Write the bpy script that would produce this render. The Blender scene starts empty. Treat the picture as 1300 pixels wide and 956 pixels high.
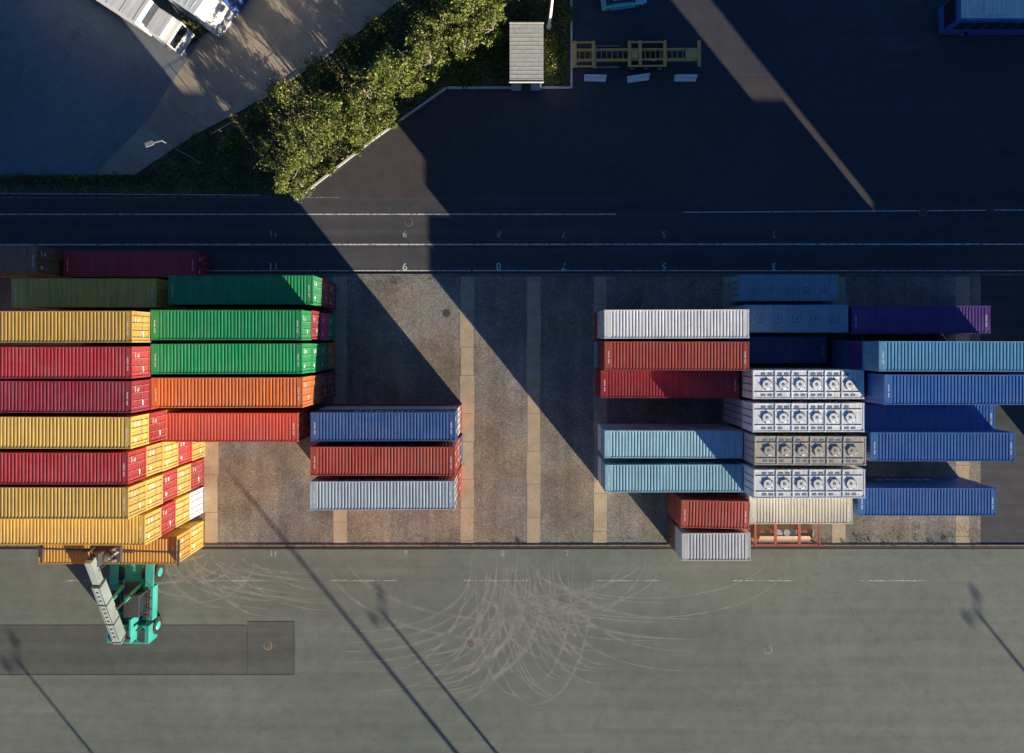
import bpy, math, random
from mathutils import Vector, Matrix
random.seed(7)
S0=13.3; CH=65.2; CX=650.0; CY=433.0     # plan units per metre, drone height, plan origin
def G(px,py,h=0.0):
    r=CH/(CH-h)
    return ((px-CX)/(S0*r),(CY-py)/(S0*r))
SC=bpy.context.scene
COL=SC.collection
# ------------------------------------------------------------------ materials
def new_mat(name):
    m=bpy.data.materials.new(name); m.use_nodes=True
    nt=m.node_tree; nt.nodes.clear()
    out=nt.nodes.new('ShaderNodeOutputMaterial'); b=nt.nodes.new('ShaderNodeBsdfPrincipled')
    nt.links.new(b.outputs[0],out.inputs[0])
    return m,nt,b,out
def N(nt,t,**k):
    n=nt.nodes.new(t)
    for a,v in k.items(): setattr(n,a,v)
    return n
def noise(nt,vec,scale,detail=4,rough=0.6,dist=0.0):
    n=N(nt,'ShaderNodeTexNoise'); n.inputs['Scale'].default_value=scale; n.inputs['Detail'].default_value=detail
    n.inputs['Roughness'].default_value=rough; n.inputs['Distortion'].default_value=dist
    if vec is not None: nt.links.new(vec,n.inputs['Vector'])
    return n.outputs['Fac']
def ramp(nt,fac,stops):
    n=N(nt,'ShaderNodeValToRGB'); e=n.color_ramp.elements
    while len(e)<len(stops): e.new(0.5)
    for i,(p,c) in enumerate(stops):
        e[i].position=p
        e[i].color=(c,c,c,1) if isinstance(c,(int,float)) else (*c,1)
    nt.links.new(fac,n.inputs[0]); return n.outputs[0]
def mix(nt,fac,a,b,mode='MIX'):
    n=N(nt,'ShaderNodeMix',data_type='RGBA',blend_type=mode)
    for sock,v in ((n.inputs[0],fac),(n.inputs[6],a),(n.inputs[7],b)):
        if hasattr(v,'links'): nt.links.new(v,sock)
        elif isinstance(v,(int,float)): sock.default_value=v if sock==n.inputs[0] else (v,v,v,1)
        else: sock.default_value=(*v,1)
    return n.outputs[2]
def mul(nt,a,k):
    n=N(nt,'ShaderNodeMath',operation='MULTIPLY'); n.inputs[1].default_value=k; nt.links.new(a,n.inputs[0]); return n.outputs[0]
def pos(nt,scale=(1,1,1),rot=0.0):
    g=N(nt,'ShaderNodeNewGeometry')
    if scale==(1,1,1) and rot==0.0: return g.outputs['Position']
    m=N(nt,'ShaderNodeMapping')
    m.inputs['Scale'].default_value=scale; m.inputs['Rotation'].default_value=(0,0,rot)
    nt.links.new(g.outputs['Position'],m.inputs[0]); return m.outputs[0]
def bump(nt,b,h,strength,dist):
    n=N(nt,'ShaderNodeBump'); n.inputs['Strength'].default_value=strength; n.inputs['Distance'].default_value=dist
    nt.links.new(h,n.inputs['Height']); nt.links.new(n.outputs[0],b.inputs['Normal'])

def asphalt(name,c1,c2,streak=0.5,bmp=0.25,cracks=True,stain=0.5):
    m,nt,b,o=new_mat(name)
    p=pos(nt)
    big=ramp(nt,noise(nt,p,0.05,5,0.6,0.4),[(0.3,0),(0.7,1)])
    col=mix(nt,big,c1,c2)
    if streak:
        st=ramp(nt,noise(nt,pos(nt,(0.02,0.9,1)),1.0,4,0.6),[(0.35,0.78),(0.65,1.2)])
        col=mix(nt,streak,col,st,'MULTIPLY')
    mid=ramp(nt,noise(nt,p,0.7,6,0.72),[(0.3,0.8),(0.7,1.18)])
    col=mix(nt,0.75,col,mid,'MULTIPLY')
    fine=noise(nt,p,14,2,0.8)
    col=mix(nt,0.7,col,ramp(nt,fine,[(0.3,0.6),(0.7,1.4)]),'MULTIPLY')
    sp=ramp(nt,noise(nt,p,0.35,4,0.55),[(0.62,0),(0.72,1)])
    col=mix(nt,mul(nt,sp,stain),col,mix(nt,1.0,col,0.65,'MULTIPLY'))
    if cracks:
        v=N(nt,'ShaderNodeTexVoronoi',feature='DISTANCE_TO_EDGE'); v.inputs['Scale'].default_value=0.09
        wp=N(nt,'ShaderNodeVectorMath',operation='ADD')
        nz=N(nt,'ShaderNodeTexNoise'); nz.inputs['Scale'].default_value=0.5; nz.inputs['Detail'].default_value=3
        nt.links.new(p,nz.inputs['Vector'])
        sc=N(nt,'ShaderNodeVectorMath',operation='SCALE'); sc.inputs['Scale'].default_value=3.0
        nt.links.new(nz.outputs['Color'],sc.inputs[0]); nt.links.new(p,wp.inputs[0]); nt.links.new(sc.outputs[0],wp.inputs[1])
        nt.links.new(wp.outputs[0],v.inputs['Vector'])
        cr=ramp(nt,v.outputs['Distance'],[(0.0,0.7),(0.004,1.0)])
        col=mix(nt,0.6,col,cr,'MULTIPLY')
    nt.links.new(col,b.inputs['Base Color']); b.inputs['Roughness'].default_value=0.9
    b.inputs['Specular IOR Level'].default_value=0.25
    bump(nt,b,fine,bmp,0.02)
    return m
def gravel(name,c1,c2,c3,scale=11.0,bs=0.3,rustamt=0.5):
    m,nt,b,o=new_mat(name); p=pos(nt)
    v=N(nt,'ShaderNodeTexVoronoi'); v.inputs['Scale'].default_value=scale; nt.links.new(p,v.inputs['Vector'])
    sep=N(nt,'ShaderNodeSeparateColor'); nt.links.new(v.outputs['Color'],sep.inputs[0])
    col=ramp(nt,sep.outputs[0],[(0.0,c1),(0.55,c2),(1.0,c3)])
    big=ramp(nt,noise(nt,p,0.22,7,0.68,0.5),[(0.32,0.58),(0.68,1.32)])
    col=mix(nt,0.85,col,big,'MULTIPLY')
    hue=ramp(nt,noise(nt,p,0.12,3,0.5),[(0.4,(1.12,1.0,0.86)),(0.62,(0.9,0.98,1.08))])
    col=mix(nt,0.8,col,hue,'MULTIPLY')
    tr=ramp(nt,noise(nt,pos(nt,(0.9,0.05,1)),1.0,4,0.6),[(0.4,0.82),(0.62,1.12)])
    col=mix(nt,0.7,col,tr,'MULTIPLY')
    rust=ramp(nt,noise(nt,p,0.5,5,0.6),[(0.64,0),(0.72,1)])
    col=mix(nt,mul(nt,rust,rustamt),col,(0.10,0.055,0.04))
    nt.links.new(col,b.inputs['Base Color']); b.inputs['Roughness'].default_value=0.95
    bump(nt,b,noise(nt,p,2.6,6,0.8),bs,0.06)
    return m
def concrete(name,c1,c2,stain=(0.35,0.2,0.08),st_lo=0.55,slab=None,rot=0):
    m,nt,b,o=new_mat(name); p=pos(nt)
    col=mix(nt,ramp(nt,noise(nt,p,0.8,6,0.7),[(0.3,0),(0.7,1)]),c1,c2)
    if stain: 
        s=ramp(nt,noise(nt,p,1.6,5,0.6),[(st_lo,0),(st_lo+0.12,0.7)])
        col=mix(nt,s,col,stain)
    fine=noise(nt,p,9,3,0.75)
    col=mix(nt,0.7,col,ramp(nt,fine,[(0.3,0.7),(0.7,1.3)]),'MULTIPLY')
    if slab:
        br=N(nt,'ShaderNodeTexBrick'); br.offset=0.0
        br.inputs['Color1'].default_value=(1,1,1,1); br.inputs['Color2'].default_value=(0.86,0.86,0.86,1); br.inputs['Mortar'].default_value=(0.6,0.57,0.52,1)
        br.inputs['Scale'].default_value=1.0; br.inputs['Mortar Size'].default_value=0.03
        br.inputs['Brick Width'].default_value=slab[0]; br.inputs['Row Height'].default_value=slab[1]
        nt.links.new(pos(nt,(1,1,1),rot),br.inputs['Vector'])
        col=mix(nt,1.0,col,br.outputs['Color'],'MULTIPLY')
    nt.links.new(col,b.inputs['Base Color']); b.inputs['Roughness'].default_value=0.88
    bump(nt,b,fine,0.25,0.02); return m
def paint(name,c,wear=0.35,rough=0.45,rust=(0.12,0.05,0.025),metal=0.0):
    m,nt,b,o=new_mat(name)
    tc=N(nt,'ShaderNodeTexCoord'); oi=N(nt,'ShaderNodeObjectInfo')
    off=N(nt,'ShaderNodeVectorMath',operation='SCALE'); 
    cmb=N(nt,'ShaderNodeCombineXYZ')
    for i in range(3): nt.links.new(oi.outputs['Random'],cmb.inputs[i])
    nt.links.new(cmb.outputs[0],off.inputs[0]); off.inputs['Scale'].default_value=60
    add=N(nt,'ShaderNodeVectorMath',operation='ADD'); nt.links.new(tc.outputs['Object'],add.inputs[0]); nt.links.new(off.outputs[0],add.inputs[1])
    p=add.outputs[0]
    dusty=tuple(0.68*x+0.32*0.26 for x in c)
    big=ramp(nt,noise(nt,p,0.45,5,0.68,0.3),[(0.34,0),(0.74,0.65)])
    col=mix(nt,big,c,dusty)
    mp=N(nt,'ShaderNodeMapping'); mp.inputs['Scale'].default_value=(5,0.35,0.35); nt.links.new(p,mp.inputs[0])
    col=mix(nt,0.7,col,ramp(nt,noise(nt,mp.outputs[0],1.0,3,0.6),[(0.3,0.68),(0.7,1.22)]),'MULTIPLY')
    rs=ramp(nt,noise(nt,p,2.6,6,0.72),[(0.70-0.12*wear,0),(0.76-0.10*wear,0.85)])
    col=mix(nt,mul(nt,rs,min(1,wear*1.6)),col,rust)
    mr=N(nt,'ShaderNodeMapRange'); mr.inputs[3].default_value=0.84; mr.inputs[4].default_value=1.18
    nt.links.new(oi.outputs['Random'],mr.inputs[0])
    hsv=N(nt,'ShaderNodeHueSaturation'); nt.links.new(mr.outputs[0],hsv.inputs['Value']); nt.links.new(col,hsv.inputs['Color'])
    nt.links.new(hsv.outputs[0],b.inputs['Base Color'])
    b.inputs['Roughness'].default_value=rough; b.inputs['Metallic'].default_value=metal
    bump(nt,b,noise(nt,p,1.8,2,0.5),0.2,0.06)
    return m
def plain(name,c,rough=0.6,metal=0.0):
    m,nt,b,o=new_mat(name)
    tc=N(nt,'ShaderNodeTexCoord')
    f=ramp(nt,noise(nt,tc.outputs['Object'],3.0,4,0.7),[(0.3,0.75),(0.7,1.2)])
    nt.links.new(mix(nt,0.8,c,f,'MULTIPLY'),b.inputs['Base Color'])
    b.inputs['Roughness'].default_value=rough; b.inputs['Metallic'].default_value=metal
    return m
def worn(name,c,lo=0.35,hi=0.6,amax=0.9,scale=2.5):
    m,nt,b,o=new_mat(name); p=pos(nt)
    b.inputs['Base Color'].default_value=(*c,1); b.inputs['Roughness'].default_value=0.8
    tr=N(nt,'ShaderNodeBsdfTransparent'); mx=N(nt,'ShaderNodeMixShader')
    f=ramp(nt,noise(nt,p,scale,5,0.75),[(lo,0.0),(hi,amax)])
    nt.links.new(f,mx.inputs[0]); nt.links.new(tr.outputs[0],mx.inputs[1]); nt.links.new(b.outputs[0],mx.inputs[2])
    nt.links.new(mx.outputs[0],o.inputs[0]); return m
def foliage(name,stops,trans=0.3):
    m,nt,b,o=new_mat(name)
    g=N(nt,'ShaderNodeNewGeometry'); 
    c=ramp(nt,g.outputs['Random Per Island'],stops)
    big=ramp(nt,noise(nt,g.outputs['Position'],0.6,1,0.5),[(0.35,0.65),(0.65,1.35)])
    c=mix(nt,0.8,c,big,'MULTIPLY')
    nt.links.new(c,b.inputs['Base Color']); b.inputs['Roughness'].default_value=0.6
    b.inputs['Specular IOR Level'].default_value=0.3
    if trans:
        tl=N(nt,'ShaderNodeBsdfTranslucent'); nt.links.new(c,tl.inputs[0]); mx=N(nt,'ShaderNodeMixShader'); mx.inputs[0].default_value=trans
        nt.links.new(b.outputs[0],mx.inputs[1]); nt.links.new(tl.outputs[0],mx.inputs[2]); nt.links.new(mx.outputs[0],o.inputs[0])
    return m

# ------------------------------------------------------------------ mesh builder
class MB:
    def __init__(s): s.v=[];s.f=[];s.m=[]
    def poly(s,pts,mi=0):
        i=len(s.v); s.v+= [tuple(p) for p in pts]; s.f.append(tuple(range(i,i+len(pts)))); s.m.append(mi)
    def box(s,x0,x1,y0,y1,z0,z1,mi=0,M=None):
        i=len(s.v)
        P=[(x0,y0,z0),(x1,y0,z0),(x1,y1,z0),(x0,y1,z0),(x0,y0,z1),(x1,y0,z1),(x1,y1,z1),(x0,y1,z1)]
        if M is not None: P=[tuple(M@Vector(p)) for p in P]
        s.v+=P
        for q in ((0,3,2,1),(4,5,6,7),(0,1,5,4),(1,2,6,5),(2,3,7,6),(3,0,4,7)):
            s.f.append(tuple(i+k for k in q)); s.m.append(mi)
    def beam(s,a,b,w,h,mi=0,up=Vector((0,0,1))):
        a=Vector(a);b=Vector(b);d=(b-a);L=d.length;d.normalize()
        sd=d.cross(up)
        if sd.length<1e-4: sd=d.cross(Vector((0,1,0)))
        sd.normalize(); u=sd.cross(d)
        M=Matrix((d,sd,u)).transposed().to_4x4(); M.translation=a
        s.box(0,L,-w/2,w/2,-h/2,h/2,mi,M)
    def tube(s,a,b,r0,r1,n=12,mi=0,cap=True):
        a=Vector(a);b=Vector(b);d=(b-a).normalized()
        t=Vector((0,0,1)) if abs(d.z)<0.9 else Vector((1,0,0))
        x=d.cross(t).normalized(); y=d.cross(x); i=len(s.v)
        for c,r in ((a,r0),(b,r1)):
            for k in range(n):
                an=2*math.pi*k/n; s.v.append(tuple(c+x*(math.cos(an)*r)+y*(math.sin(an)*r)))
        for k in range(n):
            k2=(k+1)%n; s.f.append((i+k,i+k2,i+n+k2,i+n+k)); s.m.append(mi)
        if cap:
            s.f.append(tuple(i+k for k in range(n))[::-1]); s.m.append(mi)
            s.f.append(tuple(i+n+k for k in range(n))); s.m.append(mi)
    def mesh(s,name,mats=()):
        me=bpy.data.meshes.new(name); me.from_pydata(s.v,[],s.f)
        me.polygons.foreach_set('material_index',s.m)
        for m in mats: me.materials.append(m)
        me.update(); return me
def obj(name,me,loc=(0,0,0),rot=0.0,parent=None):
    o=bpy.data.objects.new(name,me); o.location=loc; o.rotation_euler=(0,0,rot); COL.objects.link(o)
    if parent: o.parent=parent
    return o
def empty(name,loc=(0,0,0),rot=0.0):
    o=bpy.data.objects.new(name,None); o.location=loc; o.rotation_euler=(0,0,rot); COL.objects.link(o); return o
def bevel(o,w=0.04,seg=2):
    b=o.modifiers.new('b','BEVEL'); b.width=w; b.segments=seg; b.limit_method='ANGLE'; return o
def sheet(name,pts,z,mat,plan=True):
    mb=MB(); P=[(*(G(*p) if plan else p),z) for p in pts]
    a=sum(P[i][0]*P[(i+1)%len(P)][1]-P[(i+1)%len(P)][0]*P[i][1] for i in range(len(P)))
    if a<0: P=P[::-1]
    mb.poly(P); return obj(name,mb.mesh(name,[mat]))

# ------------------------------------------------------------------ palette
M_yard=asphalt('asphalt_yard',(0.138,0.160,0.144),(0.185,0.208,0.182),0.4,0.22,True,0.4)
M_dark=asphalt('asphalt_dark',(0.048,0.052,0.066),(0.074,0.077,0.090),0.35,0.25,True,0.5)
M_dark2=asphalt('asphalt_newer',(0.058,0.052,0.058),(0.080,0.073,0.078),0.15,0.2,False,0.4)
M_road=asphalt('asphalt_road',(0.055,0.058,0.070),(0.080,0.082,0.092),0.8,0.2,True,0.4)
M_patch=asphalt('asphalt_patch',(0.092,0.102,0.095),(0.118,0.128,0.116),0.5,0.2,False,0.3)
M_old=asphalt('asphalt_old',(0.12,0.145,0.17),(0.18,0.205,0.225),0.0,0.3,True,0.7)
M_land=asphalt('earth',(0.09,0.095,0.07),(0.14,0.13,0.10),0.0,0.3,False,0.3)
M_grav=gravel('gravel',(0.145,0.134,0.12),(0.215,0.196,0.17),(0.31,0.28,0.24),rustamt=0.4)
M_strip=concrete('concrete_strip',(0.33,0.27,0.19),(0.50,0.43,0.32),(0.42,0.25,0.09),0.50)
M_slab=concrete('concrete_slab',(0.27,0.23,0.18),(0.40,0.34,0.27),(0.2,0.15,0.11),0.62,(7.0,3.2),math.radians(35))
M_kerb=concrete('kerb_concrete',(0.45,0.43,0.38),(0.62,0.6,0.55),None)
M_grassg=gravel('grass_soil',(0.04,0.055,0.02),(0.075,0.09,0.03),(0.14,0.13,0.06),7,0.5,0.3)
M_white=worn('road_paint',(0.75,0.75,0.72),0.32,0.52,0.85,3.0)
M_whiteold=worn('old_road_paint',(0.7,0.7,0.66),0.40,0.62,0.6,3.0)
M_num=worn('faded_number_paint',(0.7,0.7,0.66),0.34,0.56,0.6,4.0)
M_dust=worn('tyre_dust',(0.40,0.40,0.36),0.30,0.72,0.62,0.9)
M_rub=worn('tyre_rubber',(0.07,0.075,0.07),0.38,0.80,0.25,0.6)
M_scrub=worn('tyre_scrub',(0.30,0.33,0.35),0.36,0.75,0.45,1.1)
M_blk=plain('black_rubber',(0.02,0.02,0.022),0.7)
M_steel=plain('galvanised_steel',(0.42,0.43,0.44),0.45,0.6)
M_grey=plain('dark_steel',(0.08,0.08,0.085),0.5,0.3)
M_glass=plain('window_glass',(0.02,0.03,0.04),0.08)
M_label=plain('white_label',(0.75,0.75,0.75),0.5)
M_teal=paint('teal_paint',(0.025,0.34,0.30),0.35,0.4)
M_boom=paint('boom_grey',(0.22,0.28,0.28),0.4,0.4)
M_wp=paint('white_vehicle_paint',(0.72,0.74,0.76),0.12,0.3)
M_bp=paint('blue_vehicle_paint',(0.04,0.10,0.32),0.1,0.3)
M_chas=paint('chassis_ochre',(0.72,0.38,0.09),0.4,0.5)
PAL={
'yellow':(0.58,0.37,0.085),'olive':(0.80,0.44,0.07),'amber':(0.60,0.34,0.065),
'green':(0.010,0.31,0.10),'dgreen':(0.015,0.19,0.08),'red':(0.38,0.028,0.034),'maroon':(0.28,0.02,0.034),
'brick':(0.40,0.065,0.04),'orange':(0.62,0.15,0.03),'salmon':(0.53,0.09,0.06),'pink':(0.60,0.04,0.18),
'blue':(0.028,0.09,0.27),'royal':(0.028,0.13,0.40),'sky':(0.13,0.38,0.62),'pale':(0.42,0.51,0.58),
'white':(0.74,0.76,0.77),'lblue':(0.28,0.52,0.63),'purple':(0.085,0.035,0.20),'grey':(0.25,0.36,0.46),
'brown':(0.26,0.13,0.06),'beige':(0.54,0.50,0.42),'offwhite':(0.62,0.64,0.64),'rust':(0.32,0.07,0.045),
'bred':(0.56,0.035,0.05)}
wearmap={'white':0.3,'pale':0.55,'brown':1.0,'red':0.35,'beige':0.6,'rust':0.8,'lblue':0.4,'yellow':0.5,'amber':0.55}
CM={k:paint('container_'+k,v,wearmap.get(k,0.38),0.42) for k,v in PAL.items()}

# ------------------------------------------------------------------ containers
CW=2.438; CHT=2.591
def corr(mb,L,fn,pitch=0.278,depth=0.036,inset=0.17,mi=0):
    a=-L/2+inset; e=L/2-inset; n=max(1,int((e-a)/pitch)); p=(e-a)/n
    prof=[]
    for i in range(n):
        x=a+i*p; prof+=[(x,0),(x+p*0.42,0),(x+p*0.55,depth),(x+p*0.87,depth)]
    prof.append((e,0))
    for (x0,d0),(x1,d1) in zip(prof,prof[1:]):
        A,B=fn(x0,d0); C,D=fn(x1,d1); mb.poly([A,B,D,C],mi)
def frame(mb,L,W,H,t=0.12):
    for sx in (-1,1):
        for sy in (-1,1):
            cx=sx*(L/2-0.09); cy=sy*(W/2-0.082)
            mb.box(cx-0.075,cx+0.075,cy-0.07,cy+0.07,0.12,H-0.12,0)
            for z0 in (0,H-0.118):
                mb.box(cx-0.089,cx+0.089,cy-0.081,cy+0.081,z0,z0+0.118,0)
                mb.box(cx-0.035,cx+0.035,cy-0.03,cy+0.03,z0+0.1181 if z0>0 else z0-0.001,z0+0.1195 if z0>0 else z0+0.0005,1)
    for sy in (-1,1):
        y=sy*(W/2-0.045)
        mb.box(-L/2+0.18,L/2-0.18,y-0.035,y+0.035,H-0.09,H-0.012,0)
        mb.box(-L/2+0.18,L/2-0.18,y-0.035,y+0.035,0.01,0.16,0)
    for sx in (-1,1):
        x=sx*(L/2-0.07)
        mb.box(x-0.05,x+0.05,-W/2+0.165,W/2-0.165,H-0.115,H-0.012,0)
        mb.box(x-0.05,x+0.05,-W/2+0.165,W/2-0.165,0.01,0.15,0)
def box_container(L,H=CHT,W=CW,variant=0):
    mb=MB(); frame(mb,L,W,H)
    zr=H-0.022; yr=W/2-0.085
    corr(mb,L,lambda x,d:((x,-yr,zr-d),(x,yr,zr-d)),0.27,0.03,0.50)
    for sx in (-1,1):
        x0,x1=sorted((sx*(L/2-0.12),sx*(L/2-0.50))); mb.box(x0,x1,-yr,yr,zr-0.03,zr-0.001,0)
    for sy in (-1,1):
        yo=W/2-0.02
        corr(mb,L,lambda x,d:((x,sy*(yo-d),0.16),(x,sy*(yo-d),H-0.09)) if sy<0 else ((x,sy*(yo-d),H-0.09),(x,sy*(yo-d),0.16)),0.278,0.045,0.165)
    mb.poly([(-L/2+.1,-W/2+.1,.14),(-L/2+.1,W/2-.1,.14),(L/2-.1,W/2-.1,.14),(L/2-.1,-W/2+.1,.14)],1)
    n=9; y0=-W/2+0.15; pw=(W-0.3)/n; xo=-L/2+0.03
    pr=[]
    for i in range(n):
        y=y0+i*pw; pr+=[(y,0),(y+pw*.45,0),(y+pw*.6,.04),(y+pw*.85,.04)]
    pr.append((y0+n*pw,0))
    for (a,d0),(c,d1) in zip(pr,pr[1:]): mb.poly([(xo+d1,c,.15),(xo+d0,a,.15),(xo+d0,a,H-.11),(xo+d1,c,H-.11)],0)
    xd=L/2-0.06
    for s in (-1,1):
        ya,yb=sorted((s*0.012,s*(W/2-0.17)))
        mb.box(xd-0.03,xd,ya,yb,0.16,H-0.12,0)
        for k in range(3):
            z=0.42+k*0.68; mb.box(xd,xd+0.012,ya+0.09,yb-0.09,z,z+0.42,0)
        for yy in (0.30,0.82):
            mb.tube((xd+0.035,s*yy,0.06),(xd+0.035,s*yy,H-0.03),0.022,0.022,6,3)
            for z in (0.35,1.2,2.1): mb.box(xd+0.01,xd+0.05,s*yy-0.05,s*yy+0.05,z,z+0.07,3)
            mb.box(xd+0.045,xd+0.065,s*yy-0.26 if s>0 else s*yy,s*yy if s>0 else s*yy+0.26,1.06,1.10,3)
        for z in (0.3,1.0,1.7,2.3): mb.box(xd-0.0,xd+0.03,s*(W/2-0.19)-0.05,s*(W/2-0.19)+0.05,z,z+0.08,0)
    mb.box(xd-0.02,xd+0.004,-0.012,0.012,0.16,H-0.12,1)
    if variant==0:
        for a,b,z0,z1 in ((.36,.78,1.95,2.0),(.36,.72,1.84,1.88),(.40,.70,1.38,1.58),(-.80,-.50,1.75,2.02)): mb.box(xd+0.013,xd+0.016,a,b,z0,z1,2)
    else:
        for a,b,z0,z1 in ((.36,.76,2.0,2.05),(.36,.60,1.7,1.74),(.36,.66,1.6,1.64),(.36,.70,1.5,1.54)): mb.box(xd+0.013,xd+0.016,a,b,z0,z1,2)
        mb.box(xd+0.0005,xd+0.0135,-0.78,-0.36,0.85,0.99,2)
    for sx in (-1,1):
        xc=sx*(L/2-0.36)
        for k in range(11):
            if k in (4,): continue
            y=-0.62+k*0.095; mb.box(xc-.05,xc+.05,y,y+.055,zr-0.0009,zr+0.001,2)
    if variant==1:
        for sy in (-1,1):
            for k in range(6):
                xx=-2.6+k*.9
                y0,y1=sorted((sy*(W/2-.0205),sy*(W/2-.012)))
                mb.box(xx,xx+.12,y0,y1,.95,1.75,2); mb.box(xx+.4,xx+.52,y0,y1,.95,1.75,2); mb.box(xx+.121,xx+.399,y0,y1,1.3 if k%2 else 1.6,1.42 if k%2 else 1.75,2)
    return mb.mesh('container_%d_%d'%(int(L*10),variant),[CM['red'],M_grey,M_label,M_steel])
ME40=[box_container(12.192,variant=0),box_container(12.192,variant=1)]; ME20=[box_container(6.058)]; ME30=[box_container(9.125)]
M_hatch=plain('hatch_blue_grey',(0.17,0.22,0.29),0.6)
M_hatch2=plain('hatch_faded_blue',(0.13,0.20,0.28),0.6)
def hatch_container(L,nh=6,W=CW,H=CHT):
    mb=MB(); frame(mb,L,W,H)
    zr=H-0.03
    mb.box(-L/2+.12,L/2-.12,-W/2+.05,W/2-.05,zr-0.05,zr,0)
    for sy in (-1,1):
        yo=W/2-0.02
        corr(mb,L,lambda x,d:((x,sy*(yo-d),0.16),(x,sy*(yo-d),H-0.09)) if sy<0 else ((x,sy*(yo-d),H-0.09),(x,sy*(yo-d),0.16)),0.5,0.05,0.165)
    for sx in (-1,1):
        x0,x1=sorted((sx*(L/2-.03),sx*(L/2-.07))); mb.box(x0,x1,-W/2+.15,W/2-.15,.15,H-.11,0)
        for y in (-0.6,0,0.6): 
            xa,xb=sorted((sx*(L/2-.03),sx*(L/2+.0))); mb.box(xa,xb,y-.05,y+.05,.2,H-.15,4)
    mb.poly([(-L/2+.1,-W/2+.1,.14),(-L/2+.1,W/2-.1,.14),(L/2-.1,W/2-.1,.14),(L/2-.1,-W/2+.1,.14)],1)
    step=(L-1.0)/nh; R=.46 if nh==6 else .38
    rr=random.Random(nh)
    for i in range(nh):
        x=-L/2+0.5+step*(i+.5)
        mb.tube((x,0,zr),(x,0,zr+0.035),R+.02,R,24,4)
        mb.tube((x,0,zr+0.035),(x,0,zr+0.07),R-.05,R-.09,24,0)
        mb.tube((x,0,zr+0.07),(x,0,zr+0.085),0.13,0.11,16,4)
        a0=rr.uniform(0,3)
        for k in range(6):
            a=k*math.pi/3+a0; q=R-.02; mb.box(x+q*math.cos(a)-.035,x+q*math.cos(a)+.035,q*math.sin(a)-.035,q*math.sin(a)+.035,zr+.036,zr+.085,3)
        if nh==6:
            for s in (-1,1):
                mb.box(x-step*.34,x-step*.08,s*0.88-.10,s*0.88+.10,zr,zr+.012,4)
                if (i+s)%3: mb.box(x+step*.06,x+step*.32,s*0.88-.10,s*0.88+.10,zr,zr+.012,4)
        if i<nh-1:
            xm=x+step/2
            mb.box(xm-.035,xm+.035,-W/2+.1,W/2-.1,zr,zr+.04,0)
    if nh==6:
        for s in (-1,1): mb.box(-L/2+.2,L/2-.2,s*0.66-.025,s*0.66+.025,zr,zr+.03,0)
    else:
        for k in range(30):
            xm=-L/2+.3+k*(L-.6)/29
            for s in (-1,1): mb.box(xm-.05,xm+.05,s*.8-.28,s*.8+.28,zr,zr+.03,0)
    return mb.mesh('bulk_%d'%int(L*10),[CM['white'],M_grey,M_label,M_steel,M_hatch if nh==6 else M_hatch2])
MEB=hatch_container(9.4,6); MEB2=hatch_container(9.1,5)
def put(me,x,y,z,colour,name='shipping_container',rot=0.0):
    j=random.uniform
    o=obj(name,me,(x+j(-.06,.06),y+j(-.03,.03),z+0.004),rot+math.radians(j(-.25,.25)))
    o.material_slots[0].link='OBJECT'; o.material_slots[0].material=CM[colour]
    return o
def stack(T,cols,L=None,R=None,kind=40,rot=0.0,z0=0.012):
    n=len(cols); h=n*2.6
    mes,ln,nm={40:(ME40,12.192,'shipping_container'),20:(ME20,6.058,'shipping_container'),30:(ME30,9.125,'shipping_container'),
        9:([MEB],9.4,'bulk_container'),5:([MEB2],9.1,'bulk_container')}[kind]
    if L is not None: x=G(L,T,h)[0]+ln/2
    else: x=G(R,T,h)[0]-ln/2
    y=G(0,T,h)[1]-CW/2
    for i,c in enumerate(cols): put(random.choice(mes),x,y,z0+i*2.597,c,nm,rot)
    return x,y
# west blocks
stack(311,['brown','brown'],R=47)
stack(318,['bred'],R=250)
stack(353,['red','yellow','olive'],R=198)
stack(395,['red','yellow','red','maroon','yellow'],R=168)
stack(440,['yellow','maroon','yellow','red','red'],R=168)
stack(484,['red','red','yellow','red','maroon'],R=168)
stack(529,['yellow','red','yellow','red','yellow'],R=167)
stack(574.5,['yellow','red','yellow','yellow','red'],R=163)
stack(619,['red','yellow','red','yellow','yellow'],R=162)
stack(654,['white','yellow','red','yellow'],R=183)
stack(681,['amber','amber'],R=224)
stack(350,['red','maroon','green'],R=397)
stack(393,['green','pink','maroon','green'],R=384)
stack(436,['orange','dgreen','green','green'],R=384)
stack(479,['red','maroon','orange','orange'],R=384)
stack(525,['blue','red','salmon'],R=378)
for k,(T,c) in enumerate(zip((360,400,436,474,512,548,584,620),(3,4,4,4,4,4,4,4))):
    x0,y0=G(96,T); 
    cc=[random.choice(['yellow','red','maroon','amber','brown']) for _ in range(c)]
    for i,q in enumerate(cc): put(ME40[0],x0-12.19-0.45-6.1,y0-CW/2,0.012+i*2.597,q)
# middle block
stack(523,['red','pale','blue'],R=578)
stack(567,['blue','salmon','brick'],R=578)
stack(611,['brick','red','pale'],R=577)
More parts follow.
